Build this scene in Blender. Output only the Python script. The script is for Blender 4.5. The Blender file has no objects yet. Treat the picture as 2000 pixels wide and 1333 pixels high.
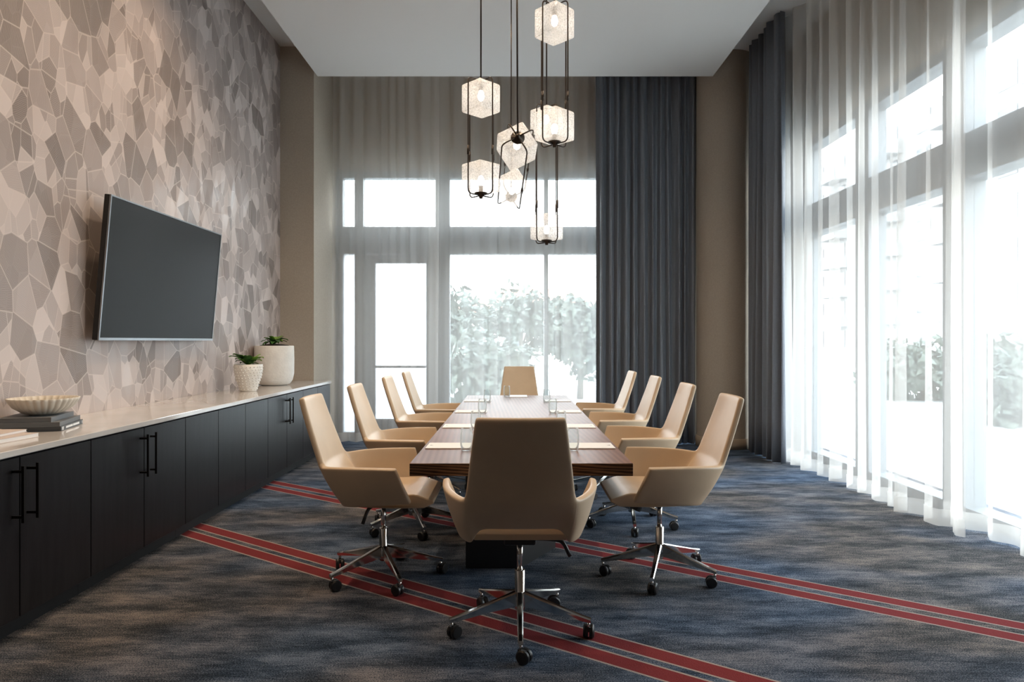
import bpy, bmesh, math, random
from mathutils import Vector, Matrix
R = math.radians
PI = math.pi
rnd = random.Random(7)
scene = bpy.context.scene
COL = scene.collection

# ------------------------------------------------------------------ camera
H = 1.38
cd = bpy.data.cameras.new('camera'); cam = bpy.data.objects.new('camera', cd); COL.objects.link(cam)
cam.location = (0, 0, H); cam.rotation_euler = (R(90), 0, 0)
cd.sensor_width = 36; cd.lens = 24; cd.shift_x = -0.0015; cd.clip_start = 0.05; cd.clip_end = 400
scene.camera = cam

# ------------------------------------------------------------------ sky, portals, exposure
world = bpy.data.worlds.new('world'); scene.world = world; world.use_nodes = True
wn = world.node_tree.nodes; wl = world.node_tree.links
bg = wn['Background']; bg.inputs[1].default_value = 5.5
tc = wn.new('ShaderNodeTexCoord'); sp = wn.new('ShaderNodeSeparateXYZ'); rp = wn.new('ShaderNodeValToRGB')
wl.new(tc.outputs['Generated'], sp.inputs[0]); wl.new(sp.outputs[2], rp.inputs[0]); wl.new(rp.outputs[0], bg.inputs[0])
rp.color_ramp.elements[0].color = (1.0, 0.99, 0.97, 1); rp.color_ramp.elements[1].color = (0.72, 0.85, 1.0, 1)
rp.color_ramp.elements[1].position = 0.8
def portal(name, loc, rot, sx, sy):
    l = bpy.data.lights.new(name, 'AREA'); l.shape = 'RECTANGLE'; l.size = sx; l.size_y = sy; l.cycles.is_portal = True
    o = bpy.data.objects.new(name, l); COL.objects.link(o); o.location = loc; o.rotation_euler = rot
portal('portal_back', (-0.1, 9.75, 1.9), (R(-90), 0, 0), 5.0, 3.8)
portal('portal_right', (3.72, 5.5, 1.9), (R(-90), 0, R(-90)), 6.0, 3.8)
vs = scene.view_settings
vs.view_transform = 'Standard'; vs.look = 'None'; vs.gamma = 1.0; vs.use_curve_mapping = False
vs.exposure = 1.05
scene.cycles.max_bounces = 10; scene.cycles.diffuse_bounces = 5; scene.cycles.transparent_max_bounces = 24
scene.cycles.sample_clamp_indirect = 6.0; scene.cycles.caustics_reflective = False; scene.cycles.caustics_refractive = False
scene.cycles.use_denoising = True

# ------------------------------------------------------------------ materials
MATS = {}
def nt(name):
    m = bpy.data.materials.new(name); m.use_nodes = True
    return m, m.node_tree.nodes, m.node_tree.links, m.node_tree.nodes['Principled BSDF']
def pbr(name, col, rough=0.5, metal=0.0, spec=0.5, var=0.0, vscale=8.0, vstretch=(1, 1, 1), bump=0.0, bscale=200.0, coat=0.0, emis=None, es=0.0, sheen=0.0):
    m, n, l, b = nt(name)
    b.inputs['Base Color'].default_value = (*col, 1); b.inputs['Roughness'].default_value = rough
    b.inputs['Metallic'].default_value = metal; b.inputs['Specular IOR Level'].default_value = spec
    b.inputs['Coat Weight'].default_value = coat; b.inputs['Sheen Weight'].default_value = sheen
    if emis: b.inputs['Emission Color'].default_value = (*emis, 1); b.inputs['Emission Strength'].default_value = es
    if var or bump:
        t = n.new('ShaderNodeTexCoord'); mp = n.new('ShaderNodeMapping'); l.new(t.outputs['Object'], mp.inputs[0]); mp.inputs['Scale'].default_value = vstretch
    if var:
        no = n.new('ShaderNodeTexNoise'); no.inputs['Scale'].default_value = vscale; no.inputs['Detail'].default_value = 6; l.new(mp.outputs[0], no.inputs[0])
        r = n.new('ShaderNodeValToRGB'); l.new(no.outputs[0], r.inputs[0])
        r.color_ramp.elements[0].position = 0.3; r.color_ramp.elements[1].position = 0.7
        r.color_ramp.elements[0].color = (*[c * (1 - var) for c in col], 1); r.color_ramp.elements[1].color = (*[min(1, c * (1 + var)) for c in col], 1)
        l.new(r.outputs[0], b.inputs['Base Color'])
    if bump:
        nb = n.new('ShaderNodeTexNoise'); nb.inputs['Scale'].default_value = bscale; l.new(mp.outputs[0], nb.inputs[0])
        bp = n.new('ShaderNodeBump'); bp.inputs['Strength'].default_value = bump; bp.inputs['Distance'].default_value = 0.01
        l.new(nb.outputs[0], bp.inputs['Height']); l.new(bp.outputs[0], b.inputs['Normal'])
    MATS[name] = m
    return m
def math_node(n, l, op, a, b=None):
    x = n.new('ShaderNodeMath'); x.operation = op
    for i, v in enumerate((a, b)):
        if v is None: continue
        if isinstance(v, (int, float)): x.inputs[i].default_value = v
        else: l.new(v, x.inputs[i])
    return x.outputs[0]
def mixc(n, l, fac, a, b):
    x = n.new('ShaderNodeMix'); x.data_type = 'RGBA'
    for s, v in ((x.inputs[0], fac), (x.inputs[6], a), (x.inputs[7], b)):
        if isinstance(v, tuple): s.default_value = (*v, 1)
        elif isinstance(v, (int, float)): s.default_value = v
        else: l.new(v, s)
    return x.outputs[2]

pbr('ceiling', (0.72, 0.71, 0.69), 0.9, spec=0.2)
pbr('beige', (0.42, 0.365, 0.30), 0.85, spec=0.2, var=0.06, vscale=60, bump=0.08, bscale=300)
pbr('dark_panel', (0.36, 0.30, 0.25), 0.6, var=0.2, vscale=4, vstretch=(6, 6, .5))
pbr('baseboard', (0.40, 0.33, 0.25), 0.6)
pbr('leather', (0.60, 0.455, 0.31), 0.42, spec=0.4, var=0.05, vscale=6, bump=0.06, bscale=350)
pbr('chrome', (0.75, 0.73, 0.70), 0.12, metal=1.0)
pbr('black_plastic', (0.012, 0.012, 0.013), 0.4)
pbr('black_metal', (0.018, 0.016, 0.015), 0.38, metal=0.6)
pbr('bronze', (0.045, 0.035, 0.028), 0.4, metal=0.7)
pbr('cabinet', (0.011, 0.010, 0.011), 0.36, spec=0.3, var=0.35, vscale=5, vstretch=(6, 6, 0.6), bump=0.03, bscale=60)
pbr('toe', (0.012, 0.012, 0.013), 0.6)
pbr('marble', (0.62, 0.59, 0.56), 0.07, spec=0.6, var=0.08, vscale=3)
pbr('tv_screen', (0.012, 0.012, 0.012), 0.34, spec=0.12)
pbr('tv_frame', (0.30, 0.31, 0.32), 0.3, metal=0.9)
pbr('tv_body', (0.01, 0.01, 0.01), 0.5)
pbr('drape', (0.15, 0.168, 0.20), 0.42, spec=0.5, sheen=0.1, var=0.05, vscale=40)
pbr('window_frame', (0.20, 0.21, 0.22), 0.5)
pbr('stone_white', (0.74, 0.72, 0.68), 0.8, var=0.06, vscale=14, bump=0.25, bscale=40)
pbr('ceramic', (0.78, 0.76, 0.72), 0.35)
pbr('bowl', (0.66, 0.61, 0.53), 0.6, var=0.06, vscale=20)
pbr('soil', (0.035, 0.022, 0.015), 0.95, var=0.4, vscale=60, bump=0.6, bscale=80)
pbr('leaf_light', (0.22, 0.40, 0.06), 0.45, var=0.25, vscale=20)
pbr('leaf_dark', (0.06, 0.16, 0.035), 0.45, var=0.3, vscale=20)
pbr('book_grey', (0.17, 0.18, 0.19), 0.55)
pbr('book_dark', (0.10, 0.11, 0.12), 0.5)
pbr('book_pale', (0.62, 0.53, 0.48), 0.6)
pbr('paper', (0.86, 0.84, 0.82), 0.7)
pbr('print_grey', (0.20, 0.20, 0.21), 0.6)
pbr('print_white', (0.85, 0.85, 0.85), 0.6)
pbr('foliage', (0.075, 0.09, 0.07), 0.7, var=0.4, vscale=3)
pbr('bark', (0.09, 0.07, 0.05), 0.9)
pbr('terracotta', (0.62, 0.30, 0.17), 0.8, var=0.15, vscale=2)
pbr('render_wall', (0.72, 0.68, 0.62), 0.9)
pbr('facade', (0.30, 0.30, 0.30), 0.9)
pbr('far_glass', (0.09, 0.10, 0.11), 0.2)
pbr('ground', (0.45, 0.44, 0.42), 0.95, var=0.15, vscale=0.4)
pbr('lamp_lens', (0.9, 0.85, 0.75), 0.5, emis=(1.0, 0.72, 0.45), es=6.0)
pbr('bulb', (1, 0.9, 0.8), 0.5, emis=(1.0, 0.92, 0.80), es=8.0)

def make_glassy(name, transp, transl, gloss_rough, bump=0.0, bscale=60, tcol=(1, 1, 1), lcol=(0.9, 0.9, 0.9), gloss=0.08, dshare=0.4):
    m = bpy.data.materials.new(name); m.use_nodes = True; n = m.node_tree.nodes; l = m.node_tree.links; n.clear()
    out = n.new('ShaderNodeOutputMaterial'); tr = n.new('ShaderNodeBsdfTransparent'); tr.inputs[0].default_value = (*tcol, 1)
    tl = n.new('ShaderNodeBsdfTranslucent'); tl.inputs[0].default_value = (*lcol, 1)
    df = n.new('ShaderNodeBsdfDiffuse'); df.inputs[0].default_value = (*lcol, 1)
    gl = n.new('ShaderNodeBsdfGlossy'); gl.inputs['Roughness'].default_value = gloss_rough
    def mix(f, a, b):
        x = n.new('ShaderNodeMixShader'); x.inputs[0].default_value = f; l.new(a, x.inputs[1]); l.new(b, x.inputs[2]); return x.outputs[0]
    body = mix(dshare, tl.outputs[0], df.outputs[0])
    a = mix(transl, tr.outputs[0], body) if transl > 0 else tr.outputs[0]
    a = mix(gloss, a, gl.outputs[0]) if gloss > 0 else a
    l.new(a, out.inputs[0])
    if bump:
        t = n.new('ShaderNodeTexCoord'); v = n.new('ShaderNodeTexVoronoi'); v.inputs['Scale'].default_value = bscale; l.new(t.outputs['Object'], v.inputs[0])
        bp = n.new('ShaderNodeBump'); bp.inputs['Strength'].default_value = bump; bp.inputs['Distance'].default_value = 0.01
        l.new(v.outputs['Distance'], bp.inputs['Height'])
        for s in (tl, df, gl): l.new(bp.outputs[0], s.inputs['Normal'])
        # pressed texture: clearer and milkier spots
        rr = n.new('ShaderNodeMapRange'); rr.inputs[1].default_value = 0.0; rr.inputs[2].default_value = 0.6; rr.inputs[3].default_value = max(0, transl - 0.14); rr.inputs[4].default_value = min(1, transl + 0.16)
        l.new(v.outputs['Distance'], rr.inputs[0])
        for x in n:
            if x.bl_idname == 'ShaderNodeMixShader' and abs(x.inputs[0].default_value - transl) < 1e-6: l.new(rr.outputs[0], x.inputs[0])
    MATS[name] = m
make_glassy('pane', 1, 0.0, 0.02, gloss=0.05, tcol=(0.95, 0.98, 0.98))
make_glassy('frosted_pane', 0, 0.75, 0.3, gloss=0.04, lcol=(0.92, 0.96, 0.97))
make_glassy('sheer', 0, 0.36, 0.5, gloss=0.0, dshare=0.68, lcol=(0.88, 0.855, 0.82))
make_glassy('sheer_hem', 0, 0.5, 0.5, gloss=0.0, dshare=0.6, lcol=(0.88, 0.855, 0.82))
make_glassy('pressed_glass', 0, 0.4, 0.2, bump=0.5, bscale=70, gloss=0.07, lcol=(0.96, 0.96, 0.96))

m = bpy.data.materials.new('tumbler'); m.use_nodes = True; n = m.node_tree.nodes; l = m.node_tree.links; n.clear(); MATS['tumbler'] = m
out = n.new('ShaderNodeOutputMaterial'); tr = n.new('ShaderNodeBsdfTransparent'); gl = n.new('ShaderNodeBsdfGlossy'); gl.inputs['Roughness'].default_value = 0.04
tr.inputs[0].default_value = (0.96, 0.98, 0.98, 1); fr = n.new('ShaderNodeFresnel'); fr.inputs[0].default_value = 1.2; mx = n.new('ShaderNodeMixShader')
l.new(fr.outputs[0], mx.inputs[0]); l.new(tr.outputs[0], mx.inputs[1]); df = n.new('ShaderNodeBsdfDiffuse'); df.inputs[0].default_value = (0.95, 0.95, 0.95, 1); tl = n.new('ShaderNodeBsdfTranslucent'); tl.inputs[0].default_value = (0.95, 0.95, 0.95, 1)
m1 = n.new('ShaderNodeMixShader'); l.new(df.outputs[0], m1.inputs[1]); l.new(tl.outputs[0], m1.inputs[2]); m2 = n.new('ShaderNodeMixShader'); m2.inputs[0].default_value = 0.45; l.new(m1.outputs[0], m2.inputs[1]); l.new(gl.outputs[0], m2.inputs[2])  # white diffuse at grazing angles: bright rim highlights put into the glass colour
l.new(m2.outputs[0], mx.inputs[2]); l.new(mx.outputs[0], out.inputs[0])

# mosaic wallcovering: printed polygons with hatched fill
m, n, l, b = nt('mosaic'); MATS['mosaic'] = m
t = n.new('ShaderNodeTexCoord'); s = n.new('ShaderNodeSeparateXYZ'); l.new(t.outputs['Object'], s.inputs[0])
def shards(scale, sx, sy, shear):
    u = math_node(n, l, 'ADD', math_node(n, l, 'MULTIPLY', s.outputs[1], sx), math_node(n, l, 'MULTIPLY', s.outputs[2], shear))
    c = n.new('ShaderNodeCombineXYZ'); l.new(u, c.inputs[0]); l.new(math_node(n, l, 'MULTIPLY', s.outputs[2], sy), c.inputs[1])
    o = []
    for ft in ('F1', 'DISTANCE_TO_EDGE'):
        v = n.new('ShaderNodeTexVoronoi'); v.voronoi_dimensions = '2D'; v.feature = ft; v.inputs['Scale'].default_value = scale; l.new(c.outputs[0], v.inputs['Vector']); o.append(v)
    q = n.new('ShaderNodeSeparateColor'); l.new(o[0].outputs['Color'], q.inputs[0])
    ang = math_node(n, l, 'MULTIPLY', q.outputs[1], PI)
    pa = math_node(n, l, 'ADD', math_node(n, l, 'MULTIPLY', s.outputs[1], math_node(n, l, 'COSINE', ang)), math_node(n, l, 'MULTIPLY', s.outputs[2], math_node(n, l, 'SINE', ang)))
    nz = n.new('ShaderNodeTexNoise'); nz.inputs['Scale'].default_value = 22; l.new(t.outputs['Object'], nz.inputs[0])
    hatch = math_node(n, l, 'SINE', math_node(n, l, 'ADD', math_node(n, l, 'MULTIPLY', pa, 620.0), math_node(n, l, 'MULTIPLY', nz.outputs[0], 12.0)))
    return q, o[1].outputs['Distance'], hatch
qa, da, ha = shards(6.0, 1.0, 0.75, 0.12)
qb, db, hb = shards(7.8, 1.3, 0.62, -0.18)
pick = math_node(n, l, 'GREATER_THAN', qa.outputs[2], 0.45)   # some large shards are cut by the second layer
val = math_node(n, l, 'ADD', math_node(n, l, 'MULTIPLY', qa.outputs[0], 0.55), math_node(n, l, 'MULTIPLY', math_node(n, l, 'MULTIPLY', qb.outputs[0], 0.6), math_node(n, l, 'ADD', pick, 0.15)))
tone = n.new('ShaderNodeValToRGB'); l.new(val, tone.inputs[0])
tone.color_ramp.elements[0].color = (0.19, 0.155, 0.142, 1); tone.color_ramp.elements[0].position = 0.08
tone.color_ramp.elements[1].color = (0.60, 0.52, 0.49, 1); tone.color_ramp.elements[1].position = 0.95
e = tone.color_ramp.elements.new(0.4); e.color = (0.34, 0.285, 0.265, 1)
hm = n.new('ShaderNodeMix'); l.new(pick, hm.inputs[0]); l.new(ha, hm.inputs[2]); l.new(hb, hm.inputs[3])
c1 = mixc(n, l, math_node(n, l, 'MULTIPLY', math_node(n, l, 'ADD', hm.outputs[0], 1.0), 0.11), tone.outputs[0], (0.62, 0.53, 0.485))
def edge(d, w, k):
    x = n.new('ShaderNodeMapRange'); x.inputs[1].default_value = w * .3; x.inputs[2].default_value = w; x.inputs[3].default_value = k; x.inputs[4].default_value = 0.0; l.new(d, x.inputs[0]); return x.outputs[0]
eg = math_node(n, l, 'MAXIMUM', edge(da, 0.028, 0.6), math_node(n, l, 'MULTIPLY', edge(db, 0.032, 0.55), math_node(n, l, 'ADD', pick, 0.1)))
c2 = mixc(n, l, eg, c1, (0.64, 0.555, 0.51)); l.new(c2, b.inputs['Base Color'])
rg = n.new('ShaderNodeMapRange'); rg.inputs[3].default_value = 0.3; rg.inputs[4].default_value = 0.6; l.new(qb.outputs[2], rg.inputs[0]); l.new(rg.outputs[0], b.inputs['Roughness'])

# carpet: streaked blue / taupe weave with two pairs of diagonal red stripes
m, n, l, b = nt('carpet'); MATS['carpet'] = m
b.inputs['Roughness'].default_value = 0.95; b.inputs['Specular IOR Level'].default_value = 0.1
t = n.new('ShaderNodeTexCoord'); s = n.new('ShaderNodeSeparateXYZ'); l.new(t.outputs['Object'], s.inputs[0])
def noise(scale, stretch, detail=6, rough=0.6):
    mp = n.new('ShaderNodeMapping'); mp.inputs['Scale'].default_value = stretch; l.new(t.outputs['Object'], mp.inputs[0])
    x = n.new('ShaderNodeTexNoise'); x.inputs['Scale'].default_value = scale; x.inputs['Detail'].default_value = detail; x.inputs['Roughness'].default_value = rough
    l.new(mp.outputs[0], x.inputs[0]); return x.outputs[0]
n1 = noise(2.2, (1.0, 3.0, 1), 8, 0.7); n2 = noise(9.0, (1.0, 16.0, 1), 6, 0.75); n3 = noise(150.0, (1, 1.8, 1), 2); n4 = noise(0.55, (1, 1.3, 1), 2)
sm = math_node(n, l, 'ADD', math_node(n, l, 'MULTIPLY', n1, 0.62), math_node(n, l, 'MULTIPLY', n2, 0.38))
sm = math_node(n, l, 'ADD', sm, math_node(n, l, 'MULTIPLY', math_node(n, l, 'SUBTRACT', n3, 0.5), 0.7))
rc = n.new('ShaderNodeValToRGB'); l.new(sm, rc.inputs[0])
rc.color_ramp.elements[0].position = 0.39; rc.color_ramp.elements[0].color = (0.009, 0.016, 0.029, 1)
rc.color_ramp.elements[1].position = 0.63; rc.color_ramp.elements[1].color = (0.18, 0.225, 0.30, 1)
e = rc.color_ramp.elements.new(0.5); e.color = (0.046, 0.073, 0.118, 1)
warm = mixc(n, l, 1.0, rc.outputs[0], (1.45, 0.98, 0.66)); n[-1].blend_type = 'MULTIPLY'
wf = n.new('ShaderNodeMapRange'); wf.inputs[1].default_value = 0.40; wf.inputs[2].default_value = 0.58; l.new(n4, wf.inputs[0])
base = mixc(n, l, wf.outputs[0], rc.outputs[0], warm)
cc = math_node(n, l, 'ADD', s.outputs[1], math_node(n, l, 'MULTIPLY', s.outputs[0], 0.70))
red = None; crm = None
for c0 in (3.26, 3.45, 4.815, 5.025):
    dd = math_node(n, l, 'ABSOLUTE', math_node(n, l, 'SUBTRACT', cc, c0))
    r_ = math_node(n, l, 'LESS_THAN', dd, 0.056); k_ = math_node(n, l, 'LESS_THAN', dd, 0.070)
    red = r_ if red is None else math_node(n, l, 'MAXIMUM', red, r_); crm = k_ if crm is None else math_node(n, l, 'MAXIMUM', crm, k_)
redc = mixc(n, l, math_node(n, l, 'MULTIPLY', n3, 0.8), (0.13, 0.016, 0.02), (0.26, 0.05, 0.05))
base = mixc(n, l, crm, base, (0.36, 0.30, 0.27)); base = mixc(n, l, red, base, redc); l.new(base, b.inputs['Base Color'])
bp = n.new('ShaderNodeBump'); bp.inputs['Strength'].default_value = 0.5; bp.inputs['Distance'].default_value = 0.01; l.new(n3, bp.inputs['Height']); l.new(bp.outputs[0], b.inputs['Normal'])

# table wood
def wood(name, c0, c1, stretch, scale, dist, rough):
    m, n, l, b = nt(name); MATS[name] = m
    t = n.new('ShaderNodeTexCoord'); mp = n.new('ShaderNodeMapping'); mp.inputs['Scale'].default_value = stretch; l.new(t.outputs['Object'], mp.inputs[0])
    w = n.new('ShaderNodeTexWave'); w.wave_type = 'BANDS'; w.bands_direction = 'DIAGONAL'; w.inputs['Scale'].default_value = scale; w.inputs['Distortion'].default_value = dist; w.inputs['Detail'].default_value = 3; w.inputs['Detail Scale'].default_value = 1.2
    l.new(mp.outputs[0], w.inputs[0])
    r = n.new('ShaderNodeValToRGB'); l.new(w.outputs[0], r.inputs[0]); r.color_ramp.elements[0].color = (*c0, 1); r.color_ramp.elements[1].color = (*c1, 1)
    l.new(r.outputs[0], b.inputs['Base Color']); b.inputs['Roughness'].default_value = rough; b.inputs['Specular IOR Level'].default_value = 0.2
wood('wood_top', (0.15, 0.066, 0.040), (0.22, 0.108, 0.066), (9, 0.5, 1), 2.0, 2.5, 0.42)
wood('wood_edge', (0.022, 0.010, 0.006), (0.17, 0.085, 0.042), (1.6, 1.6, 26), 1.6, 5.0, 0.4)

# ------------------------------------------------------------------ mesh helpers
def link(name, me, mat, parent=None, smooth=False, loc=None):
    o = bpy.data.objects.new(name, me); COL.objects.link(o)
    for x in (mat if isinstance(mat, (list, tuple)) else [mat]): me.materials.append(MATS[x])
    if smooth:
        for p in me.polygons: p.use_smooth = True
    if parent: o.parent = parent
    if loc: o.location = loc
    return o
def mesh(name, vf):
    me = bpy.data.meshes.new(name); me.from_pydata(vf[0], [], vf[1]); me.update(); return me
def box(x0, x1, y0, y1, z0, z1):
    v = [(x, y, z) for z in (z0, z1) for y in (y0, y1) for x in (x0, x1)]
    return v, [(0, 2, 3, 1), (4, 5, 7, 6), (0, 1, 5, 4), (2, 6, 7, 3), (0, 4, 6, 2), (1, 3, 7, 5)]
def join(*parts):
    V, F = [], []
    for v, f in parts:
        k = len(V); V += list(v); F += [tuple(i + k for i in q) for q in f]
    return V, F
def bevel(me, w, seg=2):
    bm = bmesh.new(); bm.from_mesh(me); bmesh.ops.bevel(bm, geom=list(bm.edges), offset=w, segments=seg, affect='EDGES', profile=0.5, clamp_overlap=True); bm.to_mesh(me); bm.free()
def bbox_mesh(name, x0, x1, y0, y1, z0, z1, w=0.0, seg=2):
    me = mesh(name, box(x0, x1, y0, y1, z0, z1))
    if w: bevel(me, w, seg)
    return me
def lathe(prof, n=32, flute=None):
    V, F = [], []; k = len(prof)
    for i in range(n):
        a = 2 * PI * i / n
        for (r, z) in prof:
            rr = r * (flute(a, z) if flute else 1); V.append((rr * math.cos(a), rr * math.sin(a), z))
    for i in range(n):
        j = (i + 1) % n
        for q in range(k - 1): F.append((i * k + q, j * k + q, j * k + q + 1, i * k + q + 1))
    return V, F
def fillet(pts, r, n=4):
    out = [Vector(pts[0])]
    for i in range(1, len(pts) - 1):
        p, a, c = Vector(pts[i]), Vector(pts[i - 1]), Vector(pts[i + 1])
        d1 = (a - p); d2 = (c - p); rr = min(r, d1.length * .45, d2.length * .45)
        p1 = p + d1.normalized() * rr; p2 = p + d2.normalized() * rr
        for q in range(n + 1):
            u = q / n; out.append(p1 * (1 - u) ** 2 + p * 2 * u * (1 - u) + p2 * u * u)
    out.append(Vector(pts[-1])); return out
def tube(pts, r, n=8):
    pts = [Vector(p) for p in pts]; V, F = [], []; rs = r if isinstance(r, (list, tuple)) else [r] * len(pts)
    t0 = (pts[1] - pts[0]).normalized(); up = Vector((0, 0, 1)) if abs(t0.z) < .9 else Vector((1, 0, 0))
    s = t0.cross(up).normalized()
    for i, p in enumerate(pts):
        if i == 0: t = t0
        elif i == len(pts) - 1: t = (pts[i] - pts[i - 1]).normalized()
        else: t = ((pts[i] - pts[i - 1]).normalized() + (pts[i + 1] - pts[i]).normalized()).normalized()
        s = (s - t * s.dot(t)).normalized(); u = t.cross(s)
        for q in range(n):
            a = 2 * PI * q / n; V.append(tuple(p + (s * math.cos(a) + u * math.sin(a)) * rs[i]))
    for i in range(len(pts) - 1):
        for q in range(n):
            w = (q + 1) % n; F.append((i * n + q, i * n + w, (i + 1) * n + w, (i + 1) * n + q))
    F.append(tuple(range(n - 1, -1, -1))); F.append(tuple((len(pts) - 1) * n + q for q in range(n)))
    return V, F
def tf(vf, M):
    return [tuple(M @ Vector(v)) for v in vf[0]], vf[1]
def thing(name, loc, label, cat, group=None, rz=0):
    o = bpy.data.objects.new(name, None); COL.objects.link(o); o.location = loc; o.rotation_euler = (0, 0, rz); o.empty_display_size = 0.1
    o['label'] = label; o['category'] = cat
    if group: o['group'] = group
    return o
def tag(o, label, cat, group=None):
    o['label'] = label; o['category'] = cat
    if group: o['group'] = group
    return o
def struct(name, vf, mat, label=None, smooth=False):
    o = link(name, mesh(name, vf), mat, None, smooth); o['kind'] = 'structure'
    if label: o['label'] = label
    return o
def copy_tree(o, parent=None):
    c = o.copy(); COL.objects.link(c); c.parent = parent
    for ch in o.children: copy_tree(ch, c)
    return c

# ------------------------------------------------------------------ room shell
YB = 9.6; XL = -2.93; XR = 3.5; ZS = 5.08; YN = -3.0; ZC = 4.677
struct('floor', box(XL - .15, 4.0, YN, 9.95, -0.1, 0.0), 'carpet', 'blue and taupe streaked carpet with red diagonal stripes')
struct('wall_left', box(XL - .2, XL, YN, 8.57, 0, ZS + .1), 'mosaic', 'left wall in taupe mosaic-patterned wallcovering')
struct('wall_corner', box(XL - .2, -2.507, 8.57, YB + .25, 0, ZS + .1), 'beige', 'beige wall projection beyond the mosaic wall')
struct('wall_near', box(XL - .2, 4.0, YN - .2, YN, 0, ZS + .1), 'dark_panel', 'taupe panelled wall behind the camera')
struct('wall_back', join(box(-2.507, 4.0, YB, YB + .25, 3.77, ZS + .1), box(2.25, 4.0, YB, YB + .25, 0, 3.77)), 'beige', 'beige wall above and beside the far window')
struct('wall_right', join(box(XR, XR + .25, YN, YB, 3.77, ZS + .1), box(XR, XR + .25, 8.4, YB, 0, 3.77), box(XR, XR + .25, YN, 2.48, 0, 3.77)), 'beige', 'beige wall around the tall side windows')
struct('ceiling', box(XL - .2, 4.0, YN - .2, YB + .25, ZS + .1, ZS + .3), 'ceiling', 'upper ceiling slab above the dropped panel')
struct('ceiling_slab', box(XL, XR, YN, YB, ZS, ZS + .1), 'ceiling', 'narrow recessed ceiling strip around the dropped panel')
struct('ceiling_panel', box(-2.44, 2.48, YN, 8.5, ZC, ZC + .16), 'ceiling', 'large dropped white ceiling panel')
V, F = lathe([(0.37, 0), (0.37, ZS)], 64); V = [(x + 2.80, y + 9.02, z) for x, y, z in V]
struct('wall_column', (V, F), 'beige', 'round beige column in the far right corner', True)
V, F = lathe([(0.37, 0), (0.386, 0), (0.386, .105), (0.38, .115), (0.38, .128), (0.37, .135)], 64); V = [(x + 2.80, y + 9.02, z) for x, y, z in V]
struct('baseboard_column', (V, F), 'baseboard', 'beige curved baseboard around the round column', True)

# recessed downlights in the dropped panel
def downlight(x, y, power, label, size=R(150), rot=(0, 0, 0)):
    d = thing('recessed_downlight', (x, y, ZC), label, 'downlight', 'recessed downlights in the ceiling panel')
    link('trim_ring', mesh('trim_ring', lathe([(0.045, -0.002), (0.06, -0.006), (0.065, -0.001)], 24)), 'ceiling', d, True)
    V = [(0.045 * math.cos(2 * PI * i / 24), 0.045 * math.sin(2 * PI * i / 24), -0.002) for i in range(24)]
    link('lens', mesh('lens', (V, [tuple(range(23, -1, -1))])), 'lamp_lens', d)
    L = bpy.data.lights.new('downlight_lamp', 'SPOT'); L.energy = power; L.color = (1.0, 0.74, 0.50); L.spot_size = size; L.spot_blend = 1.0; L.shadow_soft_size = 0.05
    o = bpy.data.objects.new('downlight_lamp', L); COL.objects.link(o); o.parent = d; o.location = (0, 0, -0.02); o.rotation_euler = rot
DL = ((-2.05, 1.8, 45, 'by the mosaic wall, nearest the camera'), (-2.05, 3.6, 50, 'by the mosaic wall, in front of the television'), (-2.05, 5.4, 50, 'by the mosaic wall, above the television'),
      (-0.75, 4.2, 48, 'above the left chairs, nearer the camera'), (-0.75, 5.9, 55, 'above the left chairs, farther from the camera'), (0.85, 4.2, 48, 'above the right chairs, nearer the camera'), (0.85, 5.9, 55, 'above the right chairs, farther from the camera'))
for (x, y, p, where) in DL:
    downlight(x, y, p, 'small round recessed downlight ' + where)

# ------------------------------------------------------------------ windows
def member(parent, name, *b, mat='window_frame'):
    return link(name, mesh(name, box(*b)), mat, parent)
w1 = bpy.data.objects.new('window_1', None); COL.objects.link(w1); w1['kind'] = 'structure'; w1['label'] = 'tall far window with transom panes and grey frame'
y0, y1 = YB + .02, YB + .16
ZT0, ZT1, ZL1 = 2.99, 3.68, 2.61
for nm, b in (('head', (-2.507, 2.25, y0, y1, ZT1, 3.77)), ('transom_bar', (-2.507, 2.25, y0 - .02, y1, ZL1, ZT0)), ('sill', (-0.95, 2.25, y0, y1, 0, 0.08)), ('sill', (-2.507, -2.18, y0, y1, 0, 0.09))):
    member(w1, nm, *b)
for (a, b, z0, z1) in ((-2.507, -2.41, 0, 3.68), (-2.24, -2.12, 0, 3.68), (-1.10, -0.90, 0, 3.68), (0.43, 0.49, 0, 2.61), (0.43, 0.49, 2.99, 3.68), (2.15, 2.25, 0, 3.68)):
    member(w1, 'mullion', a, b, y0, y1, z0, z1)
for (a, b, z0, z1, mt) in ((-2.41, -2.24, ZT0, ZT1, 'pane'), (-2.12, -1.10, ZT0, ZT1, 'pane'), (-.9, .43, ZT0, ZT1, 'pane'), (.49, 2.15, ZT0, ZT1, 'pane'),
                       (-2.41, -2.24, .09, ZL1, 'frosted_pane'), (-.9, .43, .08, ZL1, 'pane'), (.49, 2.15, .08, ZL1, 'pane')):
    member(w1, 'pane', a, b, YB + .08, YB + .086, z0, z1, mat=mt)
dr = bpy.data.objects.new('door_1', None); COL.objects.link(dr); dr['kind'] = 'structure'; dr['label'] = 'grey framed glass door in the far window wall'
for nm, b in (('stile', (-2.12, -1.95, y0, y0 + .07, 0.01, 2.60)), ('stile', (-1.23, -1.10, y0, y0 + .07, 0.01, 2.60)), ('top_rail', (-1.95, -1.23, y0, y0 + .07, 2.48, 2.60)), ('bottom_rail', (-1.95, -1.23, y0, y0 + .07, 0.01, .28))):
    member(dr, nm, *b)
member(dr, 'pane', -1.95, -1.23, y0 + .03, y0 + .036, .28, 2.48, mat='frosted_pane')
member(dr, 'push_bar', -1.95, -1.23, y0 - .04, y0 - .01, 1.0, 1.035)

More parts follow.
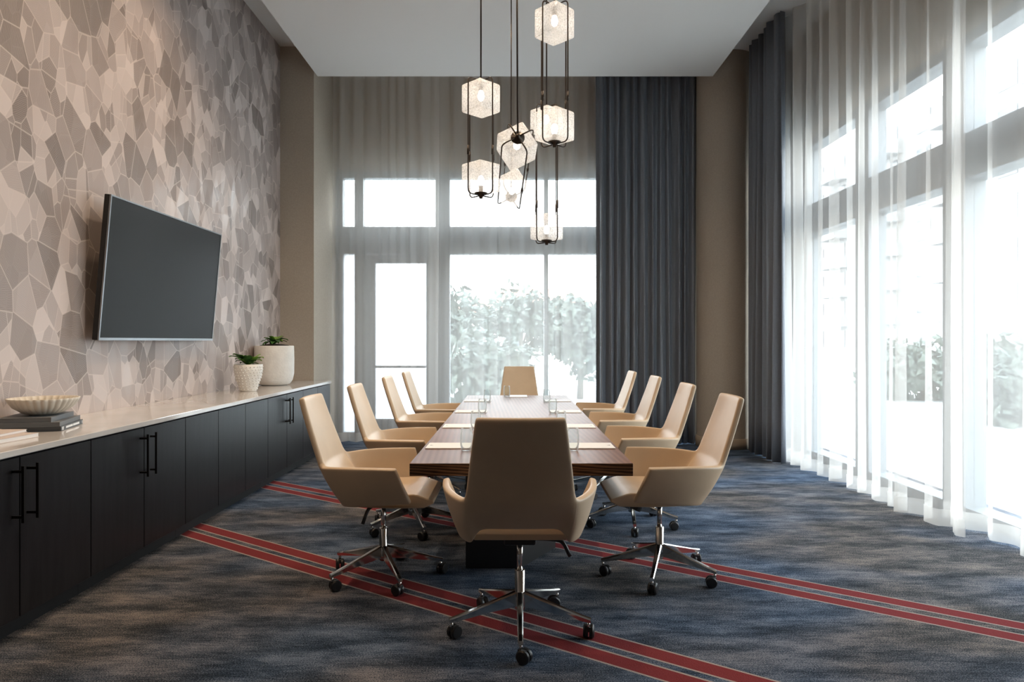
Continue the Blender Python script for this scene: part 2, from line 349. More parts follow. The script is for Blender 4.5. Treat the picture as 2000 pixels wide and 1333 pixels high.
w2 = bpy.data.objects.new('window_2', None); COL.objects.link(w2); w2['kind'] = 'structure'; w2['label'] = 'long side window wall with transom panes and grey mullions'
x0, x1 = XR + .02, XR + .2
for nm, b in (('head', (x0, x1, 2.48, 8.4, ZT1, 3.77)), ('transom_bar', (x0 - .02, x1, 2.48, 8.4, ZL1 + .03, ZT0)), ('sill', (x0, x1, 2.48, 8.4, 0, .08))):
    member(w2, nm, *b)
ms = [8.33 - 1.43 * k for k in range(5)]
for yy in ms:
    member(w2, 'mullion', x0, x1, yy - .13, yy + .13, .08, ZL1 + .03); member(w2, 'mullion', x0, x1, yy - .13, yy + .13, ZT0, ZT1)
for a, b in zip(ms[:-1], ms[1:]):
    member(w2, 'pane', XR + .1, XR + .106, b + .13, a - .13, .08, ZL1 + .03, mat='pane'); member(w2, 'pane', XR + .1, XR + .106, b + .13, a - .13, ZT0, ZT1, mat='pane')

# ------------------------------------------------------------------ curtains
def pleats(length, period, amp, seed, top, bot, rows=10, jitter=.5, sway=0.02, step=0.02):
    r = random.Random(seed); n = int(length / step); ph = 0; prof = []
    amp_n = [r.uniform(1 - jitter, 1 + jitter) for _ in range(400)]; per = [r.uniform(.65, 1.45) for _ in range(400)]
    for i in range(n + 1):
        k = int(ph / (2 * PI)); ph += 2 * PI * step / (period * per[k % 400]); prof.append((i * length / n, ph, amp * amp_n[int(ph / PI) % 400]))
    V, F = [], []; dr_ = [r.uniform(-1, 1) for _ in range(400)]
    for j in range(rows + 1):
        f = j / rows; z = top + (bot - top) * f
        for (u, ph, a) in prof:
            k = int(ph / (2 * PI)) % 400; d = dr_[k] * (1 - (ph / (2 * PI) % 1)) + dr_[(k + 1) % 400] * (ph / (2 * PI) % 1)
            V.append((u + d * sway * math.sin(f * 2.2 + k), a * (0.75 + .35 * f) * (math.sin(ph) + .22 * math.sin(2.3 * ph + 3 * f)), z))
    m_ = n + 1
    for j in range(rows):
        for i in range(n): F.append((j * m_ + i, j * m_ + i + 1, (j + 1) * m_ + i + 1, (j + 1) * m_ + i))
    return V, F
def curtain(name, p0, p1, period, amp, seed, mat, label, cat, group, top=ZS - .01, bot=0.012, hem=None, rows=10, step=0.02, thick=0, jitter=.5):
    L = (Vector(p1) - Vector(p0)).length; a = math.atan2(p1[1] - p0[1], p1[0] - p0[0])
    o = thing(name, (p0[0], p0[1], 0), label, cat, group, a)
    c = link('fabric', mesh('fabric', pleats(L, period, amp, seed, top, bot, rows, step=step, jitter=jitter)), mat, o, True)
    if thick:
        md = c.modifiers.new('thickness', 'SOLIDIFY'); md.thickness = thick
    if hem:
        V, F = pleats(L, period, amp, seed, top, bot, rows, step=step, jitter=jitter)
        # hem: lowest 12 cm as a second layer just in front of the cloth
        m_ = len(V) // (rows + 1); lo = V[-m_:]; up = V[-2 * m_:-m_]
        HV = []
        for (f) in (0.0, 1.0):
            for i in range(m_):
                k = 0.125 / (abs(up[i][2] - lo[i][2])); t_ = k * (1 - f)
                HV.append((lo[i][0] + (up[i][0] - lo[i][0]) * t_, lo[i][1] + (up[i][1] - lo[i][1]) * t_ + hem, lo[i][2] + (up[i][2] - lo[i][2]) * t_))
        HF = [(i, i + 1, m_ + i + 1, m_ + i) for i in range(m_ - 1)]
        link('hem', mesh('hem', (HV, HF)), 'sheer_hem', o, True)
    return o
curtain('sheer_curtain', (-2.46, 9.29), (-1.02, 9.29), .15, .045, 3, 'sheer', 'sheer white curtain in front of the glass door', 'curtain', 'sheer curtains', hem=-.006)
curtain('sheer_curtain', (-1.18, 9.42), (1.35, 9.42), .17, .045, 4, 'sheer', 'sheer white curtain behind the far end of the table', 'curtain', 'sheer curtains', hem=-.006)
curtain('sheer_curtain', (3.16, 7.98), (3.16, 4.75), .26, .06, 5, 'sheer', 'sheer white curtain hanging beside the dark drape on the right', 'curtain', 'sheer curtains', hem=-.006)
curtain('sheer_curtain', (3.33, 5.3), (3.33, 1.6), .27, .06, 6, 'sheer', 'sheer white curtain nearest the camera on the right', 'curtain', 'sheer curtains', hem=-.006)
curtain('blackout_drape', (1.10, 9.13), (2.44, 9.13), .105, .042, 8, 'drape', 'dark slate blue drape left of the round column', 'drape', 'blackout drapes', rows=12, step=.008, thick=.004, jitter=.45)
curtain('blackout_drape', (2.985, 8.62), (2.985, 7.62), .13, .055, 9, 'drape', 'dark slate blue drape right of the round column', 'drape', 'blackout drapes', rows=12, step=.01, thick=.004, jitter=.5)

# ------------------------------------------------------------------ credenza
XF = -2.30
def cabinet(ya, yb, n, handles, label):
    o = thing('cabinet', (XF, (ya + yb) / 2, 0), label, 'cabinet', 'dark cabinets along the mosaic wall'); h = (yb - ya) / 2
    link('body', mesh('body', box(XL - XF + .002, -.022, -h + .001, h - .001, .1, .848)), 'cabinet', o)
    link('toe_kick', mesh('toe_kick', box(XL - XF + .002, -.07, -h + .001, h - .001, 0, .1)), 'toe', o)
    w = (yb - ya) / n
    for i in range(n):
        a = -h + i * w + .003; b_ = -h + (i + 1) * w - .003
        d = link('door', bbox_mesh('door', -.02, 0, a, b_, .095, .84, .0015, 1), 'cabinet', o)
        if handles:
            yy = b_ - .045 if i == 0 else a + .045
            g = join(box(.045, .058, yy - .0065, yy + .0065, .545, .806), box(0, .05, yy - .005, yy + .005, .565, .577), box(0, .05, yy - .005, yy + .005, .774, .786))
            link('handle', mesh('handle', g), 'black_metal', d)
w = .535
c0 = 3.716
cabinet(c0 - 4 * w, c0 - 2 * w, 2, True, 'dark wood cabinet nearest the camera, mostly out of view')
cabinet(c0 - 2 * w, c0, 2, True, 'dark wood two-door cabinet under the stacked books')
cabinet(c0, c0 + 2 * w, 2, True, 'dark wood two-door cabinet just before the television')
cabinet(c0 + 2 * w, c0 + 5 * w, 3, False, 'dark wood cabinet of three plain panels below the television')
cabinet(c0 + 5 * w, c0 + 7 * w, 2, True, 'dark wood two-door cabinet below the textured small planter')
cabinet(c0 + 7 * w, 8.565, 2, False, 'dark wood cabinet at the far end under the large planter')
ct = link('worktop', bbox_mesh('worktop', XL + .001, -2.285, c0 - 4 * w, 8.566, .85, .882, .003, 1), 'marble'); tag(ct, 'long polished pale marble worktop along the mosaic wall', 'worktop')

# ------------------------------------------------------------------ television
tv = thing('television', (-2.83, 5.53, 1.385), 'large black wall-mounted television tilted down on the mosaic wall', 'television')
TW, TH = 1.76, 1.0
def tvpart(name, x0, x1, y0, y1, z0, z1, mat, par, w=0.0):
    me = bbox_mesh(name, x0, x1, y0, y1, z0, z1, w, 1); me.transform(Matrix.Rotation(R(5.0), 4, 'Y')); return link(name, me, mat, par)
tvpart('casing', -.045, -.002, -TW / 2, TW / 2, 0, TH, 'tv_body', tv, .004)
tvpart('screen', -.004, .001, -TW / 2 + .012, TW / 2 - .012, .018, TH - .012, 'tv_screen', tv)
for nm, b in (('bezel', (-.008, .004, -TW / 2, TW / 2, 0, .018)), ('bezel', (-.008, .004, -TW / 2, TW / 2, TH - .01, TH)), ('bezel', (-.008, .004, -TW / 2, -TW / 2 + .011, .018, TH - .01)), ('bezel', (-.008, .004, TW / 2 - .011, TW / 2, .018, TH - .01))):
    tvpart(nm, *b, 'tv_frame', tv)
link('wall_bracket', mesh('wall_bracket', join(box(XL + 2.83, -.03, -.3, -.2, .3, .7), box(XL + 2.83, -.03, .2, .3, .3, .7), box(XL + 2.83, XL + 2.86, -.4, .4, .4, .6))), 'tv_body', tv)

# ------------------------------------------------------------------ chair
def build_shell(root):
    # control columns from armrest front to back centre (right half): bottom point, top point
    cols = [((.272, .205, .500), (.366, .135, .700)), ((.283, .02, .486), (.352, -.05, .702)), ((.268, -.10, .478), (.312, -.19, .698)),
            ((.232, -.158, .474), (.262, -.27, .69)), ((.212, -.172, .478), (.236, -.292, .69)), ((.200, -.178, .545), (.215, -.302, .69)), ((.11, -.19, .545), (.115, -.318, .69)), ((0, -.193, .545), (0, -.322, .69))]
    upper = [(.80, .226, -.335), (.93, .207, -.382), (1.035, .192, -.415), (1.062, .188, -.424)]
    vv = [0, .05, .5, .95, 1.0]
    sup = [0, .12]
    seq = []
    P = lambda a, b, t: tuple(a[i] + (b[i] - a[i]) * t for i in range(3))
    seq.append((cols[0], 0)); seq.append(((P(cols[0][0], cols[1][0], .1), P(cols[0][1], cols[1][1], .1)), 0))
    for c in cols[1:4]: seq.append((c, 0))
    for c in cols[4:]: seq.append((c, 1))
    half = seq; full = [(tuple((-p[0], p[1], p[2]) for p in c), k) for c, k in half] + [(c, k) for c, k in reversed(half[:-1])]
    V = []; idx = {}
    def addv(p): V.append(p); return len(V) - 1
    m_ = len(full)
    for i, (c, k) in enumerate(full):
        for j, t in enumerate(vv):
            p = P(c[0], c[1], t); bul = .012 * math.sin(PI * t)
            p = (p[0] + (bul if p[0] > .05 else -bul if p[0] < -.05 else 0), p[1] - (bul if abs(p[0]) < .25 else 0), p[2]); idx[(i, j)] = addv(p)
        if k:
            xr = c[1][0] / .236
            for q, (z, hw, y) in enumerate(upper):
                idx[(i, 5 + q)] = addv((hw * xr, y - .022 * (1 - xr * xr), z))
    F = []; mi = []
    for i in range(m_ - 1):
        back = full[i][1] and full[i + 1][1]
        for j in range(4): F.append((idx[(i, j)], idx[(i + 1, j)], idx[(i + 1, j + 1)], idx[(i, j + 1)])); mi.append(0 if back else (1 if i < m_ / 2 else 2))
        if back:
            for j in range(4, 8): F.append((idx[(i, j)], idx[(i + 1, j)], idx[(i + 1, j + 1)], idx[(i, j + 1)])); mi.append(0)
    me = mesh('shell_tmp', (V, F))
    for k in range(3): me.materials.append(MATS['leather'])
    me.polygons.foreach_set('material_index', mi)
    o = bpy.data.objects.new('shell_tmp', me); COL.objects.link(o)
    sd = o.modifiers.new('s', 'SOLIDIFY'); sd.thickness = .034; sd.offset = 0; sd.use_even_offset = True
    sb = o.modifiers.new('b', 'SUBSURF'); sb.levels = 2; sb.render_levels = 2
    dg = bpy.context.evaluated_depsgraph_get(); ev = o.evaluated_get(dg); em = ev.to_mesh()
    Vs = [tuple(v.co) for v in em.vertices]; Ps = [(p.material_index, tuple(p.vertices)) for p in em.polygons]
    ev.to_mesh_clear(); bpy.data.objects.remove(o)
    for k, nm in ((0, 'backrest'), (1, 'armrest'), (2, 'armrest')):
        mp = {}; vv_ = []; ff = []
        for (q, vs_) in Ps:
            if q != k: continue
            f = []
            for a in vs_:
                if a not in mp: mp[a] = len(vv_); vv_.append(Vs[a])
                f.append(mp[a])
            ff.append(tuple(f))
        link(nm, mesh(nm, (vv_, ff)), 'leather', root, True)
def build_seat(root):
    prof = [(-.150, .472), (-.158, .50), (-.150, .530), (.0, .535), (.21, .538), (.232, .534), (.318, .503), (.322, .488), (.27, .462), (.10, .458), (-.10, .458)]
    V, F = [], []; xs = [-.247, -.243, -.2, 0, .2, .243, .247]; k = len(prof)
    for x in xs:
        e = .006 if abs(x) > .245 else 0
        for (y, z) in prof:
            V.append((x * (1 if y > -.1 else .86), y, z - e if z > .5 else z + e))
    for i in range(len(xs) - 1):
        for q in range(k): F.append((i * k + q, i * k + (q + 1) % k, (i + 1) * k + (q + 1) % k, (i + 1) * k + q))
    F.append(tuple(range(k - 1, -1, -1))); F.append(tuple((len(xs) - 1) * k + q for q in range(k)))
    me = mesh('seat', (V, F)); bm = bmesh.new(); bm.from_mesh(me); bmesh.ops.recalc_face_normals(bm, faces=bm.faces)
    bm.to_mesh(me); bm.free()
    o = link('seat', me, 'leather', root, True); me.set_sharp_from_angle(angle=R(38))
    bv = o.modifiers.new('b', 'BEVEL'); bv.width = .008; bv.segments = 2; bv.limit_method = 'ANGLE'; bv.angle_limit = R(25)
def build_chair():
    root = thing('conference_chair', (0, 0, 0), 'x', 'chair', 'beige leather conference chairs around the table')
    build_shell(root); build_seat(root)
    me = bbox_mesh('tilt_mechanism', -.075, .075, -.08, .16, .425, .462, .01, 2); link('tilt_mechanism', me, 'black_plastic', root)
    link('tension_knob', mesh('tension_knob', tube([(0, .12, .43), (0, .14, .385)], .028, 12)), 'black_plastic', root)
    lv = tube(fillet([(.07, -.03, .445), (.20, -.05, .44), (.225, -.06, .40), (.232, -.07, .375)], .03), [.007] * 8 + [.009] * 3 + [.012], 8) if False else tube(fillet([(.06, -.03, .447), (.20, -.05, .443), (.235, -.07, .372)], .03), .010, 8)
    link('lever', mesh('lever', lv), 'black_plastic', root, True)
    link('gas_column', mesh('gas_column', tube([(0, 0, .27), (0, 0, .44)], .0145, 20)), 'chrome', root, True)
    link('sleeve', mesh('sleeve', lathe([(0, .29), (.022, .29), (.0245, .287), (.0245, .185), (.03, .175), (.03, .125), (.022, .10), (0, .10)], 24)), 'chrome', root, True)
    base = thing('base', (0, 0, 0), '', ''); del base['label']; del base['category']; base.parent = root
    for k in range(5):
        a = 2 * PI * k / 5; M = Matrix.Rotation(a, 4, 'Z')
        V = []
        for (x, zt, zb, hw) in ((.02, .188, .118, .016), (.15, .150, .105, .0145), (.30, .108, .083, .0125), (.345, .098, .078, .012)):
            V += [(x, -hw * .75, zb), (x, hw * .75, zb), (x, hw, zt - .006), (x, hw * .6, zt), (x, -hw * .6, zt), (x, -hw, zt - .006)]
        F = []
        for i in range(3):
            for q in range(6): F.append((i * 6 + q, i * 6 + (q + 1) % 6, (i + 1) * 6 + (q + 1) % 6, (i + 1) * 6 + q))
        F += [(5, 4, 3, 2, 1, 0), tuple(18 + q for q in range(6))]
        link('leg', mesh('leg', tf((V, F), M)), 'chrome', base)
        sw = a + R(60 + 37 * k)
        cg = Matrix.Translation(M @ Vector((.333, 0, 0)))
        S = cg @ Matrix.Rotation(sw, 4, 'Z')
        st = tf(tube([(0, 0, .045), (0, 0, .085)], .0075, 10), cg)
        wheels = []
        for sgn in (-1, 1):
            pr = [(0, sgn * .004), (.029, sgn * .004), (.0315, sgn * .009), (.0315, sgn * .019), (.026, sgn * .025), (0, sgn * .026)]
            wv = lathe(pr, 20); wheels.append(tf(wv, S @ Matrix.Translation((.018, 0, .0315)) @ Matrix.Rotation(R(90), 4, 'X')))
        hood = tf(box(-.008, .03, -.012, .012, .036, .058), S)
        o = link('caster', mesh('caster', join(*wheels, hood)), 'black_plastic', base, True); o.data.set_sharp_from_angle(angle=R(35))
        link('caster_stem', mesh('caster_stem', st), 'chrome', base, True)
    return root
proto = build_chair()
CH = [  # x, y, facing (deg, 0 = +Y), base rotation (deg, world), label
 (.03, 3.26, 0, -90, 'beige leather swivel chair seen from behind at the near end of the table'),
 (-.76, 3.99, -90, 8, 'beige leather swivel chair nearest the camera on the left side'),
 (-.745, 5.02, -90, 5, 'beige leather swivel chair second from the camera on the left side'),
 (-.715, 6.14, -90, 30, 'beige leather swivel chair third from the camera on the left side'),
 (-.70, 7.12, -90, 50, 'beige leather swivel chair farthest from the camera on the left side'),
 (.86, 4.02, 90, 35, 'beige leather swivel chair nearest the camera on the right side'),
 (.885, 5.12, 90, 48, 'beige leather swivel chair second from the camera on the right side'),
 (.87, 6.20, 90, 20, 'beige leather swivel chair third from the camera on the right side'),
 (.83, 7.20, 90, 60, 'beige leather swivel chair farthest from the camera on the right side'),
 (.07, 8.17, 180, 0, 'beige leather swivel chair facing the camera at the far end of the table')]
for i, (x, y, a, br, lab) in enumerate(CH):
    o = proto if i == 0 else copy_tree(proto)
    o.location = (x, y, 0); o.rotation_euler = (0, 0, R(a)); o['label'] = lab
    for ch in o.children:
        if ch.name.startswith('base'): ch.rotation_euler = (0, 0, R(br - a))

# ------------------------------------------------------------------ table
tx0, tx1, ty0, ty1 = .04 - .575, .04 + .575, 3.51, 7.92
tb = thing('conference_table', (.04, 5.7, 0), 'long dark wood conference table with a thick grained edge', 'table')
me = bbox_mesh('tabletop', tx0 - .04, tx1 - .04, ty0 - 5.7, ty1 - 5.7, .685, .75, .002, 1)
to = link('tabletop', me, ['wood_edge', 'wood_top'], tb)
for p in me.polygons:
    if p.normal.z > .9: p.material_index = 1
def prism(pts, z0, z1):
    k = len(pts); V = [(x, y, z0) for x, y in pts] + [(x, y, z1) for x, y in pts]
    return V, [tuple(range(k - 1, -1, -1)), tuple(range(k, 2 * k))] + [(i, (i + 1) % k, k + (i + 1) % k, k + i) for i in range(k)]
for s in (1, -1):
    pts = [(-.33, -1.56), (.0, -1.56), (.24, -1.14), (.24, -.75), (-.33, -.75)]
    if s < 0: pts = [(x, -y) for x, y in reversed(pts)]
    link('pedestal', mesh('pedestal', prism(pts, 0, .685)), 'black_plastic', tb)

# ------------------------------------------------------------------ things on the table
def tumbler_mesh():
    out = [(0, .001), (.026, .001), (.031, .006), (.036, .04), (.037, .07), (.034, .11), (.0315, .13)]
    inn = [(.0295, .13), (.032, .11), (.035, .07), (.034, .04), (.029, .014), (0, .012)]
    return mesh('tumbler', lathe(out + inn, 28))
gm = tumbler_mesh(); gm.materials.append(MATS['tumbler'])
for p in gm.polygons: p.use_smooth = True
pads_y = (4.08, 5.03, 6.07, 7.16)
ordn = ('nearest the camera', 'second from the camera', 'third from the camera', 'farthest from the camera')
def place(px, py, rz, gx, gy, where):
    g = bpy.data.objects.new('drinking_glass', gm); COL.objects.link(g); g.location = (gx, gy, .7502)
    tag(g, 'clear drinking glass ' + where, 'glass', 'drinking glasses on the table')
    p = thing('notepad', (px, py, .7505), 'white notepad ' + where, 'notepad', 'notepads on the table', rz)
    link('sheets', bbox_mesh('sheets', -.14, .14, -.105, .105, 0, .006, .001, 1), 'paper', p)
    V = [(-.115 + .009 * math.cos(a) * (1.0 + .35 * math.cos(3 * a)), .009 * math.sin(a) * (1.0 + .35 * math.cos(3 * a)), .0064) for a in [2 * PI * k / 18 for k in range(18)]]
    link('emblem', mesh('emblem', (V, [tuple(range(18))])), 'print_grey', p)
for k in range(4):
    place(tx0 + .16, pads_y[k], 0, -.27, pads_y[k] - .16, 'on the left side of the table, ' + ordn[k])
    place(tx1 - .16, pads_y[k], PI, .34, pads_y[k] - .16, 'on the right side of the table, ' + ordn[k])
place(.05, ty1 - .17, -R(90), -.075, 7.62, 'in front of the chair at the far end of the table')

# ------------------------------------------------------------------ pendants
def pendant(loc_top, axis, L, roll, rod_to, label, second_rod=False):
    # local frame: z axis runs from the lower hub up to the upper hub
    root = thing('pendant_light', loc_top, label, 'pendant light', 'glass cube pendant lights')
    z = -Vector(axis).normalized(); q = z.to_track_quat('Z', 'Y').to_matrix().to_4x4() @ Matrix.Rotation(roll, 4, 'Z')
    S = .218; h = S / 2; off = h + .022; c0 = -.02 - h; c1 = c0 - L; zb = c1 - h - .02
    def shade(cz, nm, hubz):
        me = bbox_mesh('shade', -h, h, -h, h, -h, h, .016, 3); me.transform(q @ Matrix.Translation((0, 0, cz)))
        o = link('glass_shade', me, 'pressed_glass', root, True); me.set_sharp_from_angle(angle=R(50))
        sgn = 1 if hubz > cz else -1
        pr = [(0, -.04), (.018, -.034), (.03, -.015), (.032, .005), (.024, .028), (.014, .045), (.013, .06), (0, .06)]
        link('bulb', mesh('bulb', tf(lathe([(r * .8, zz * sgn) for r, zz in pr], 16), q @ Matrix.Translation((0, 0, cz + sgn * .02)))), 'bulb', o, True)
        link('socket', mesh('socket', tf(tube([(0, 0, cz + sgn * .06), (0, 0, cz + sgn * (h + .004))], .017, 12), q)), 'bronze', o, True)
    shade(c0, 'upper', 0); shade(c1, 'lower', zb)
    for hz in (0.0, zb):
        s = 1 if hz == 0 else -1
        link('hub', mesh('hub', tf(lathe([(0, -.014 * s), (.05, -.014 * s), (.05, -.004 * s), (.02, .004 * s), (.012, .03 * s), (0, .03 * s)], 24), q @ Matrix.Translation((0, 0, hz)))), 'bronze', root, True)
    for k in range(4):
        a = k * PI / 2; d = Vector((math.cos(a), math.sin(a), 0))
        pts = [d * .02 + Vector((0, 0, .006)), d * off + Vector((0, 0, .006)), d * off + Vector((0, 0, zb - .006)), d * .02 + Vector((0, 0, zb - .006))]
        link('frame_bar', mesh('frame_bar', tf(tube(fillet(pts, .04, 5), .0055, 8), q)), 'bronze', root, True)
        zs = c1 + h + .05
        link('sleeve', mesh('sleeve', tf(tube([d * off + Vector((0, 0, zs)), d * off + Vector((0, 0, zs + .07))], .0095, 8), q)), 'bronze', root, True)
    rx, ry = rod_to; lz = ZC - loc_top[2]
    link('rod', mesh('rod', tube([(0, 0, .01), (rx - loc_top[0], ry - loc_top[1], lz)], .0065, 8)), 'bronze', root, True)
    link('canopy', mesh('canopy', tf(lathe([(0, -.02), (.05, -.02), (.06, -.012), (.06, 0)], 24), Matrix.Translation((rx - loc_top[0], ry - loc_top[1], lz)))), 'bronze', root, True)
    if second_rod:
        e = q @ Vector((0, 0, zb)); link('rod', mesh('rod', tube([tuple(e), (e.x, e.y, lz)], .005, 8)), 'bronze', root, True)
        link('canopy', mesh('canopy', tf(lathe([(0, -.02), (.05, -.02), (.06, -.012), (.06, 0)], 24), Matrix.Translation((e.x, e.y, lz)))), 'bronze', root, True)
DN = (0, 0, -1)
pendant((-.252, 5.28, 3.385), DN, .615, R(45), (-.252, 5.28), 'hanging pair of textured glass cubes on the left of the cluster')
pendant((.307, 5.12, 3.89), DN, .77, R(45), (.307, 5.12), 'hanging pair of glass cubes highest and nearest the camera')
pendant((.30, 6.2, 3.50), DN, .96, R(45), (.30, 6.2), 'hanging pair of glass cubes whose lower cube hangs lowest')
pendant((.03, 4.85, 2.83), (-.04, .70, -.20), .64, R(30), (.02, 4.85), 'tilted pair of glass cubes with dark disc facing the camera', True)

# ------------------------------------------------------------------ things on the worktop
WT = .8825
def rosette(root, n, mat, r0, r1, z, tilt, seed, wide=.03):
    r = random.Random(seed)
    for k in range(n):
        a = 2 * PI * k / n + r.uniform(-.3, .3); L = r.uniform(r0, r1); up = tilt + r.uniform(-.3, .3); V = []; F = []
        for i, (s_, w_) in enumerate(((0, .3), (.3, .9), (.6, 1), (.85, .6), (1, .05))):
            bend = up - s_ * 1.0; x = L * s_; zz = z + L * s_ * math.sin(bend) + .01
            for sg in (-1, 0, 1): V.append((x * math.cos(a) - sg * wide * w_ * math.sin(a), x * math.sin(a) + sg * wide * w_ * math.cos(a), zz - (0 if sg else .008)))
        for i in range(4):
            for q in range(2): F.append((i * 3 + q, i * 3 + q + 1, i * 3 + q + 4, i * 3 + q + 3))
        link('leaf', mesh('leaf', (V, F)), mat if r.random() < .6 else 'leaf_light', root, True)
pl = thing('potted_plant', (-2.705, 7.72, WT), 'large white rough stone planter with low green plant', 'planter')
link('pot', mesh('pot', lathe([(0, 0), (.13, 0), (.17, .015), (.20, .06), (.214, .13), (.216, .30), (.212, .44), (.205, .445), (.198, .44), (.198, .40), (0, .40)], 48)), 'stone_white', pl, True)
link('soil', mesh('soil', lathe([(0, .465), (.08, .462), (.15, .45), (.198, .42)], 24)), 'soil', pl, True)
rosette(pl, 16, 'leaf_dark', .09, .19, .455, 1.1, 1, .03); rosette(pl, 8, 'leaf_light', .08, .14, .475, 1.5, 2, .026)
ps = thing('potted_plant', (-2.63, 6.77, WT), 'small white studded planter with trailing green leaves', 'planter')
prof = [(0, 0), (.075, 0), (.08, .01), (.098, .07), (.122, .14), (.133, .20), (.135, .265), (.128, .268), (.124, .26), (.12, .22), (0, .22)]
link('pot', mesh('pot', lathe(prof, 40)), 'ceramic', ps, True)
sv = []
bumpm = lathe([(0, -.007), (.005, -.005), (.007, 0), (.005, .005), (0, .007)], 8)
for r_i in range(9):
    z = .022 + r_i * .0275
    rr = [a[0] + (b[0] - a[0]) * (z - a[1]) / (b[1] - a[1]) for a, b in zip(prof[1:6], prof[2:7]) if a[1] <= z <= b[1]][0]
    nb = int(2 * PI * rr / .034)
    for k in range(nb):
        a = 2 * PI * (k + .5 * (r_i % 2)) / nb; sv.append(tf(bumpm, Matrix.Translation((rr * math.cos(a), rr * math.sin(a), z))))
st = link('studs', mesh('studs', join(*sv)), 'ceramic', ps, True); st['kind'] = 'stuff'
link('soil', mesh('soil', lathe([(0, .25), (.07, .248), (.122, .235)], 20)), 'soil', ps, True)
rosette(ps, 22, 'leaf_dark', .09, .19, .25, 1.4, 3, .042); rosette(ps, 7, 'leaf_light', .10, .15, .26, 1.7, 4, .03)

BA = R(16)
bx, by = -2.685, 3.90
z = WT
for k, (w_, d_, t_, mt, ro, lab) in enumerate(((.29, .36, .026, 'book_dark', 0, 'dark grey hardback book at the bottom of the stack, lettered spine'), (.30, .37, .024, 'book_grey', 1.5, 'grey hardback book in the middle of the stack'), (.26, .34, .027, 'book_grey', -1, 'grey hardback book on top of the stack under the bowl'))):
    bk = thing('book', (bx - .012 * k, by - .01 * k, z), lab, 'book', 'hardback books stacked under the bowl', BA + R(ro))
    link('cover', mesh('cover', join(box(-w_ / 2, w_ / 2, -d_ / 2, d_ / 2, 0, .003), box(-w_ / 2, w_ / 2, -d_ / 2, d_ / 2, t_ - .003, t_), box(w_ / 2 - .004, w_ / 2, -d_ / 2, d_ / 2, .003, t_ - .003))), mt, bk)
    link('pages', mesh('pages', box(-w_ / 2 + .006, w_ / 2 - .004, -d_ / 2 + .005, d_ / 2 - .005, .003, t_ - .003)), 'book_grey' if k else 'book_dark', bk)
    if k == 0:
        xs_ = w_ / 2 + .0006
        q = [box(xs_ - .001, xs_, -.165, -.160, .005, .021)] + [box(xs_ - .001, xs_, -.160, -.140, zz, zz + .0035) for zz in (.005, .0112, .0175)]
        q += [box(xs_ - .001, xs_, -.105, .005, .0075, .019), box(xs_ - .001, xs_, .012, .115, .0075, .019), box(xs_ - .001, xs_, .165, .172, .004, .022)]
        link('spine_lettering', mesh('spine_lettering', join(*q)), 'print_white', bk)
    z += t_ + .0005
nf = 30
bo = thing('bowl', (bx - .0, by + .0, z), 'fluted off-white bowl on the stack of books', 'bowl')
pr_o = [(0, 0), (.065, 0), (.10, .012), (.142, .045), (.165, .08), (.171, .095)]; pr_i = [(.164, .095), (.156, .078), (.132, .048), (.09, .022), (0, .016)]
fl = lambda a, zz: 1 + .05 * abs(math.sin(a * nf / 2)) * min(1, zz / .03 + .2)
link('body', mesh('body', lathe(pr_o + pr_i, nf * 8, fl)), 'bowl', bo, True)
z = WT
for k, (w_, d_, t_, dx) in enumerate(((.34, .25, .022, 0), (.30, .23, .014, -.05))):
    bk = thing('book', (-2.64 + dx, 3.43 + .02 * k, z), ('pale paperback book lying nearest the camera on the worktop', 'smaller pale paperback lying on top of another pale book')[k], 'book', 'pale paperbacks on the worktop', R(-4 + 6 * k))
    link('cover', mesh('cover', join(box(-w_ / 2, w_ / 2, -d_ / 2, d_ / 2, 0, .002), box(-w_ / 2, w_ / 2, -d_ / 2, d_ / 2, t_ - .002, t_))), 'book_pale', bk)
    link('pages', mesh('pages', box(-w_ / 2 + .003, w_ / 2 - .003, -d_ / 2 + .002, d_ / 2 - .002, .002, t_ - .002)), 'paper', bk)
    z += t_ + .0005

# ------------------------------------------------------------------ outside
struct('ground', box(-80, 120, -40, 160, -.4, -.15), 'ground', 'pale paving outside the windows')
def tree(name, x, y, h, rad, n, seed, label, trunk=True, size=.16):
    r = random.Random(seed); o = thing(name, (x, y, -.15), label, 'tree' if trunk else 'shrub', 'greenery outside the windows')
    blobs = [(r.uniform(-.55, .55) * rad, r.uniform(-.55, .55) * rad, h * r.uniform(.45 if trunk else .2, .88), rad * r.uniform(.35, .6)) for _ in range(9)]
    V, F = [], []
    for i in range(n):
        bx_, by_, bz, br = r.choice(blobs); u = r.uniform(-1, 1); a = r.uniform(0, 2 * PI); rr = br * r.random() ** .45; s_ = math.sqrt(1 - u * u)
        c = Vector((bx_ + rr * s_ * math.cos(a), by_ + rr * s_ * math.sin(a), max(.05, bz + rr * u)))
        d1 = Vector((r.uniform(-1, 1), r.uniform(-1, 1), r.uniform(-1, 1))).normalized() * size * r.uniform(.6, 1.2); d2 = d1.cross(Vector((r.uniform(-1, 1), r.uniform(-1, 1), r.uniform(-1, 1)))).normalized() * size * .45
        k = len(V); V += [tuple(c - d1), tuple(c + d2), tuple(c + d1), tuple(c - d2)]; F.append((k, k + 1, k + 2, k + 3))
    f = link('foliage', mesh('foliage', (V, F)), 'foliage', o); f['kind'] = 'stuff'
    st_ = [tube([(0, 0, 0), (.05, .02, h * .5), (0, .1, h * .8)], [.09, .06, .02], 7)]
    for k in range(5): bb = blobs[k]; st_.append(tube([(.04, .02, h * .35), (bb[0] * .8, bb[1] * .8, bb[2])], [.05, .012], 6))
    link('trunk', mesh('trunk', join(*st_)), 'bark', o, True)
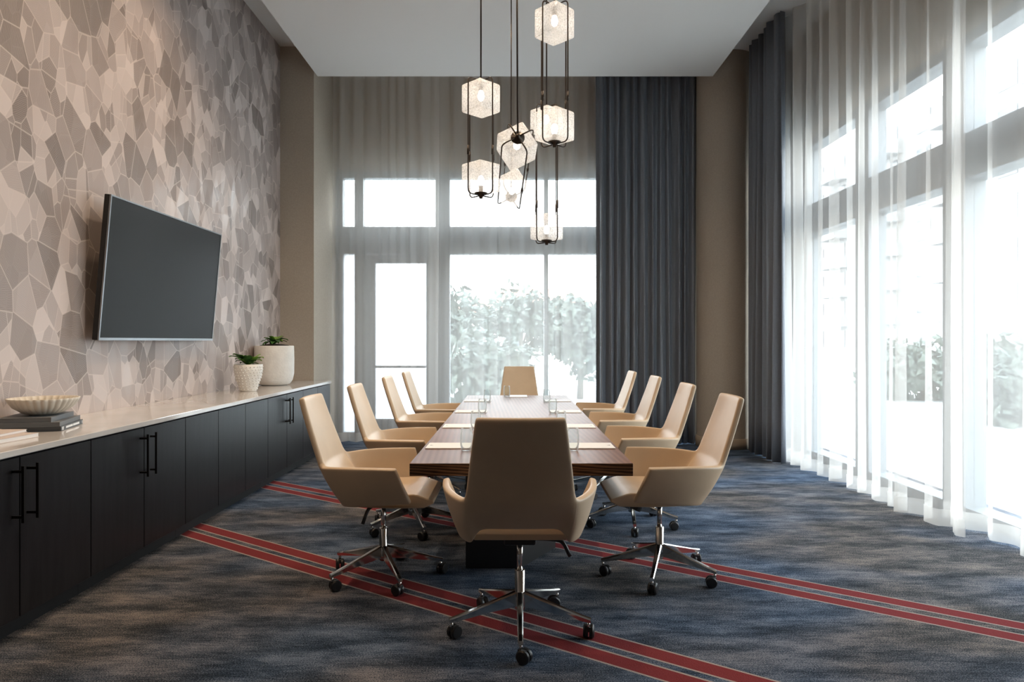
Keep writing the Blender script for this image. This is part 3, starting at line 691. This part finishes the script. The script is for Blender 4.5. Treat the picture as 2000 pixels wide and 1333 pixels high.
tree('garden_tree', -1.8, 20, 3.2, 1.6, 2600, 1, 'leafy tree outside the far window nearest the glass door')
tree('garden_tree', 0.2, 22, 3.4, 1.5, 1900, 2, 'leafy tree outside directly behind the far chair')
tree('garden_tree', 1.75, 18, 2.5, 1.2, 2600, 3, 'lower leafy tree outside beside the thin mullion')
tree('garden_shrub', 4.6, 21.6, 2.3, 1.5, 2600, 4, 'dense shrub outside next to the slate drape', False)
tree('garden_shrub', -0.6, 17, 1.3, 1.4, 1800, 5, 'low shrub outside behind the table end', False)
tree('garden_shrub', 10.5, 17.5, 1.3, 1.5, 1600, 6, 'low shrub outside the side window beside the far drape', False)
tree('garden_shrub', 9.5, 12.6, 1.7, 1.5, 1600, 7, 'bushy shrub outside the side window nearest the camera', False)
hs = thing('villa', (2, 42, -.15), 'low pale building with terracotta hipped roof behind the trees', 'building')
link('walls', mesh('walls', box(-6, 4.6, 0, 9, 0, 3.2)), 'render_wall', hs)
V = [(-6.6, -.6, 3.2), (5.2, -.6, 3.2), (5.2, 9.6, 3.2), (-6.6, 9.6, 3.2), (-2.4, 4.5, 5.1), (1.2, 4.5, 5.1)]
link('roof', mesh('roof', (V, [(0, 1, 5, 4), (1, 2, 5), (2, 3, 4, 5), (3, 0, 4), (3, 2, 1, 0)])), 'terracotta', hs)
for k in range(4): link('window', mesh('window', box(-5 + 2.4 * k, -3.9 + 2.4 * k, -.05, .05, .9, 2.3)), 'far_glass', hs)
ap = thing('apartment_block', (34, 40, -.15), 'pale apartment block with rows of balconies outside the side windows', 'building')
link('walls', mesh('walls', box(0, 14, 0, 48, 0, 21)), 'facade', ap)
wm = mesh('window', box(-.06, .08, 0, 1.9, 0, 1.7)); wm.materials.append(MATS['far_glass'])
bmh = mesh('balcony', join(box(-1.5, 0, 0, 3.4, 0, .2), box(-1.5, -1.42, 0, 3.4, .2, 1.2), box(-1.5, 0, 0, .08, .2, 1.2), box(-1.5, 0, 3.32, 3.4, .2, 1.2))); bmh.materials.append(MATS['facade'])
for fl_ in range(7):
    for k in range(10):
        o = bpy.data.objects.new('window', wm); COL.objects.link(o); o.parent = ap; o.location = (0, 1.2 + 4.8 * k, .9 + 3 * fl_)
        if k % 2 == 0 and fl_:
            o = bpy.data.objects.new('balcony', bmh); COL.objects.link(o); o.parent = ap; o.location = (0, .4 + 4.8 * k, 3 * fl_)
